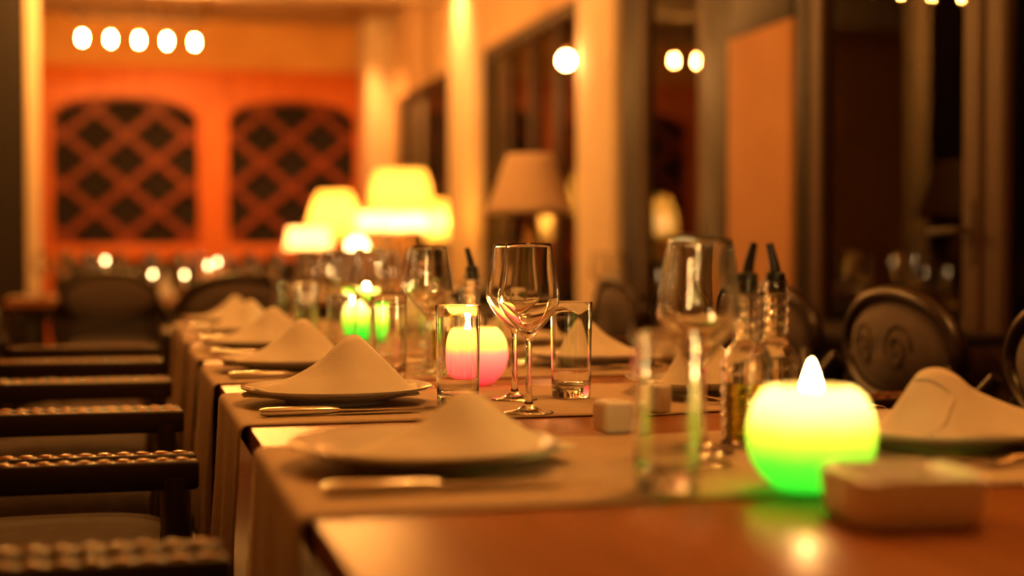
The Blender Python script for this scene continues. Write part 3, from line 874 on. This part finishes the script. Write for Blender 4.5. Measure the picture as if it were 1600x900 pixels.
def shaker(label, x, y, rz, holes):
    t = thing('salt_shaker', label, 'shaker', (x, y, zrun(y)), rz)
    bm = bmesh.new(); box(bm, -0.019, 0.019, -0.019, 0.019, 0, 0.036, bev=0.006, seg=4)
    link('pot', bm, M['ceramic'], t, smooth=0.9)
    bm = bmesh.new()
    for k in range(holes): a = 2*PI*k/holes; lathe(bm, [(0, 0.0362), (0.0014, 0.0362), (0.0014, 0.0355), (0, 0.0355)], 8, 0.007*math.cos(a), 0.007*math.sin(a))
    link('hole', bm, M['spout'], t)
shaker('small white cube shaker in front of the clear tumbler', 0.521, 1.500, 0.1, 3)
shaker('second small white cube shaker, right of the clear tumbler', 0.645, 1.70, 0.5, 5)

# ------------------------------------------------------------------ glassware and napkins on the far tables
rf = random.Random(12)
FX = [(-0.40, 7.02), (-0.30, 7.16), (-0.18, 7.0), (-0.06, 7.30), (0.10, 7.05), (0.24, 7.16), (0.33, 7.02), (0.45, 7.25), (0.56, 7.04), (0.70, 7.2), (0.84, 7.06), (0.9, 7.3)]
for i, (x, y) in enumerate(FX):
    yy = y
    lb = 'tiny blurred wine glass on the table before the lattice screen, ' + (ORD[i] if i < 10 else ['eleventh', 'last'][i-10]) + ' from the left'
    dup(WG, lb, (x, yy, zt if 6.95 <= yy <= 7.37 else tw), 0, 'glasses on the far table')
for i, (x, y) in enumerate(((0.02, 7.10), (0.17, 7.12), (0.62, 7.14))):
    dup(NP0, 'upright napkin on far table, ' + ['beside the carved armchair back', 'second from the cream post', 'behind the head chair'][i], (x, y, zt), 1.2+i*0.4, 'napkins on the far table', (0.55, 0.55, 1.6))
for i, (x, y, lb) in enumerate(((1.72, 5.12, 'wine glass right of the unlit lamp, by the orange pillar'), (1.84, 5.25, 'wine glass next to the orange pillar, farther from the lamp'),
                                (1.92, 3.50, 'wine glass on the narrow table by the glass doors, farther one, added for glints'), (1.99, 3.36, 'wine glass on the narrow table by the glass doors, nearer one, added for glints'),
                                (1.16, 7.93, 'wine glass below the yellow bell lamp'), (1.34, 7.90, 'wine glass between the yellow lamps'), (1.48, 8.0, 'wine glass before the white drum lamps'), (1.72, 8.03, 'wine glass below the small yellow lamp by the window'))):
    dup(WG, 'blurred ' + lb, (x, y, tw-0.0005), 0, 'glasses on the side tables')

# ------------------------------------------------------------------ table lamps
def lamp(label, x, y, zb, h, rb, rt, shade, power=1.0, bell=0.0):
    t = thing('table_lamp', label, 'lamp', (x, y, 0.75), 0, 'table lamps')
    z0 = zb-0.75
    bm = bmesh.new()
    lathe(bm, smooth_prof([(0, 0), (0.06, 0.0), (0.062, 0.008), (0.03, 0.018), (0.012, 0.03), (0.022, max(0.05, z0*0.35)), (0.030, max(0.07, z0*0.55)), (0.014, z0*0.85), (0.008, z0), (0.008, z0+h*0.4), (0, z0+h*0.4)], 3), 24)
    link('lamp_base', bm, M['brass'], t, smooth=3.2)
    bm = bmesh.new(); n = 8
    prof = [(rb+(rt-rb)*(k/n)**(1-bell*0.4)+bell*0.03*math.sin(PI*k/n), z0+h*k/n) for k in range(n+1)]
    lathe(bm, prof, 40)
    o = link('lamp_shade', bm, M[shade], t, smooth=3.2)
    so = o.modifiers.new('thickness', 'SOLIDIFY') if shade == 'shade_off' else None
    if so: so.thickness = 0.002
    if power > 0:
        bm = bmesh.new(); ellipsoid(bm, (0, 0, z0+h*0.45), (0.02, 0.02, 0.03), 10, 6)
        link('bulb', bm, M['warm_bulb'], t, smooth=3.2)
        ld = bpy.data.lights.new('lamp_light', 'POINT'); ld.energy = LAMP_W*power; ld.color = (1, 0.45, 0.12); ld.shadow_soft_size = 0.03
        o = bpy.data.objects.new('lamp_light', ld); COL.objects.link(o); o.parent = t; o.location = (0, 0, z0+h*0.45)
    return t
lamp('unlit lamp with large cream cone shade before the dark window', 1.37, 4.86, 1.10, 0.21, 0.155, 0.08, 'shade_off', 0)
lamp('lit lamp with bell-shaped yellow shade, leftmost of the lit lamps', 1.20, 8.60, 1.05, 0.29, 0.175, 0.095, 'shade_lit', 1.0, 1.0)
lamp('lit lamp with large yellow shade, tallest of the lit lamps', 1.615, 8.64, 1.21, 0.265, 0.195, 0.15, 'shade_lit', 1.2, 0.6)
lamp('lit lamp with small pale drum shade below the tallest, left of two', 1.37, 8.14, 1.10, 0.10, 0.105, 0.10, 'shade_white', 0.8)
lamp('lit lamp with small pale drum shade below the tallest, right of two', 1.575, 8.14, 1.10, 0.10, 0.098, 0.096, 'shade_white', 0.8)
lamp('lit lamp with narrow yellow shade, closest to the window pillar', 1.90, 8.92, 1.05, 0.26, 0.075, 0.065, 'shade_lit', 0.4)
lamp('lit lamp with wide shallow pale shade, low beside the bell lamp', 0.96, 7.93, 0.985, 0.12, 0.13, 0.11, 'shade_white', 0.8)

# candles added as bright glints, a frosted globe lamp on the far side table
def glint_stick(label, x, y, z, dish=0.03, base=None, group='glint candles on the far table'):
    base = base or zt
    t = thing('glint_candle', label, 'candle', (x, y, base), 0, group)
    h = z-base
    bm = bmesh.new(); lathe(bm, smooth_prof([(0, 0), (dish, 0), (dish, 0.005), (0.008, 0.01), (0.006, h*0.4), (0.012, h*0.45), (0.010, h*0.5), (0, h*0.5)], 2), 16)
    link('candle_holder', bm, M['brass'], t, smooth=0.9)
    bm = bmesh.new(); lathe(bm, [(0, h*0.5), (0.008, h*0.5), (0.008, h-0.012), (0, h-0.012)], 12)
    link('wax', bm, M['ceramic'], t, smooth=0.9)
    bm = bmesh.new(); lathe(bm, smooth_prof([(0, h-0.014), (0.0055, h-0.006), (0.005, h+0.004), (0, h+0.012)], 3), 10)
    link('flame', bm, M['glint_flame'], t, smooth=3.2)
for x, y, z, lb in ((0.105, 6.93, 0.865, 'burning beside the far armchair back'), (0.252, 6.93, 0.862, 'burning just left of the head chair'), (0.362, 6.93, 0.905, 'burning over the left end of the head chair, lower of two'),
                    (0.408, 6.99, 0.922, 'burning over the left end of the head chair, taller of two'), (-0.11, 6.97, 0.93, 'burning above the far armchair back')):
    glint_stick('slim white candle added for a glint, ' + lb, x, y, z)
M['globe'] = emission('frosted_globe', (1.0, 0.62, 0.22), 7)
t = thing('globe_lamp', 'small frosted globe lamp glowing between the yellow lampshades', 'lamp', (1.24, 7.98, 0.75))
bm = bmesh.new(); lathe(bm, [(0, 0), (0.05, 0), (0.05, 0.012), (0.012, 0.02), (0.012, 0.18), (0.025, 0.20), (0, 0.20)], 20); link('lamp_base', bm, M['brass'], t, smooth=0.7)
bm = bmesh.new(); ellipsoid(bm, (0, 0, 0.25), (0.058, 0.058, 0.058), 20, 12); link('globe', bm, M['globe'], t, smooth=3.2)

for x, y, z, lb in ((1.07, 7.86, 0.842, 'below the bell lamp'), (1.425, 7.88, 0.840, 'below the tallest yellow lamp, left of two'), (1.555, 7.90, 0.838, 'below the tallest yellow lamp, right of two'),
                    (1.665, 7.92, 0.845, 'below the narrow yellow lamp')):
    glint_stick('tiny lit candle added for a glint on the far side table ' + lb, x, y, z, 0.022, tw, 'tiny glint candles on the far side table')  # flames added in place of glints on the glasses
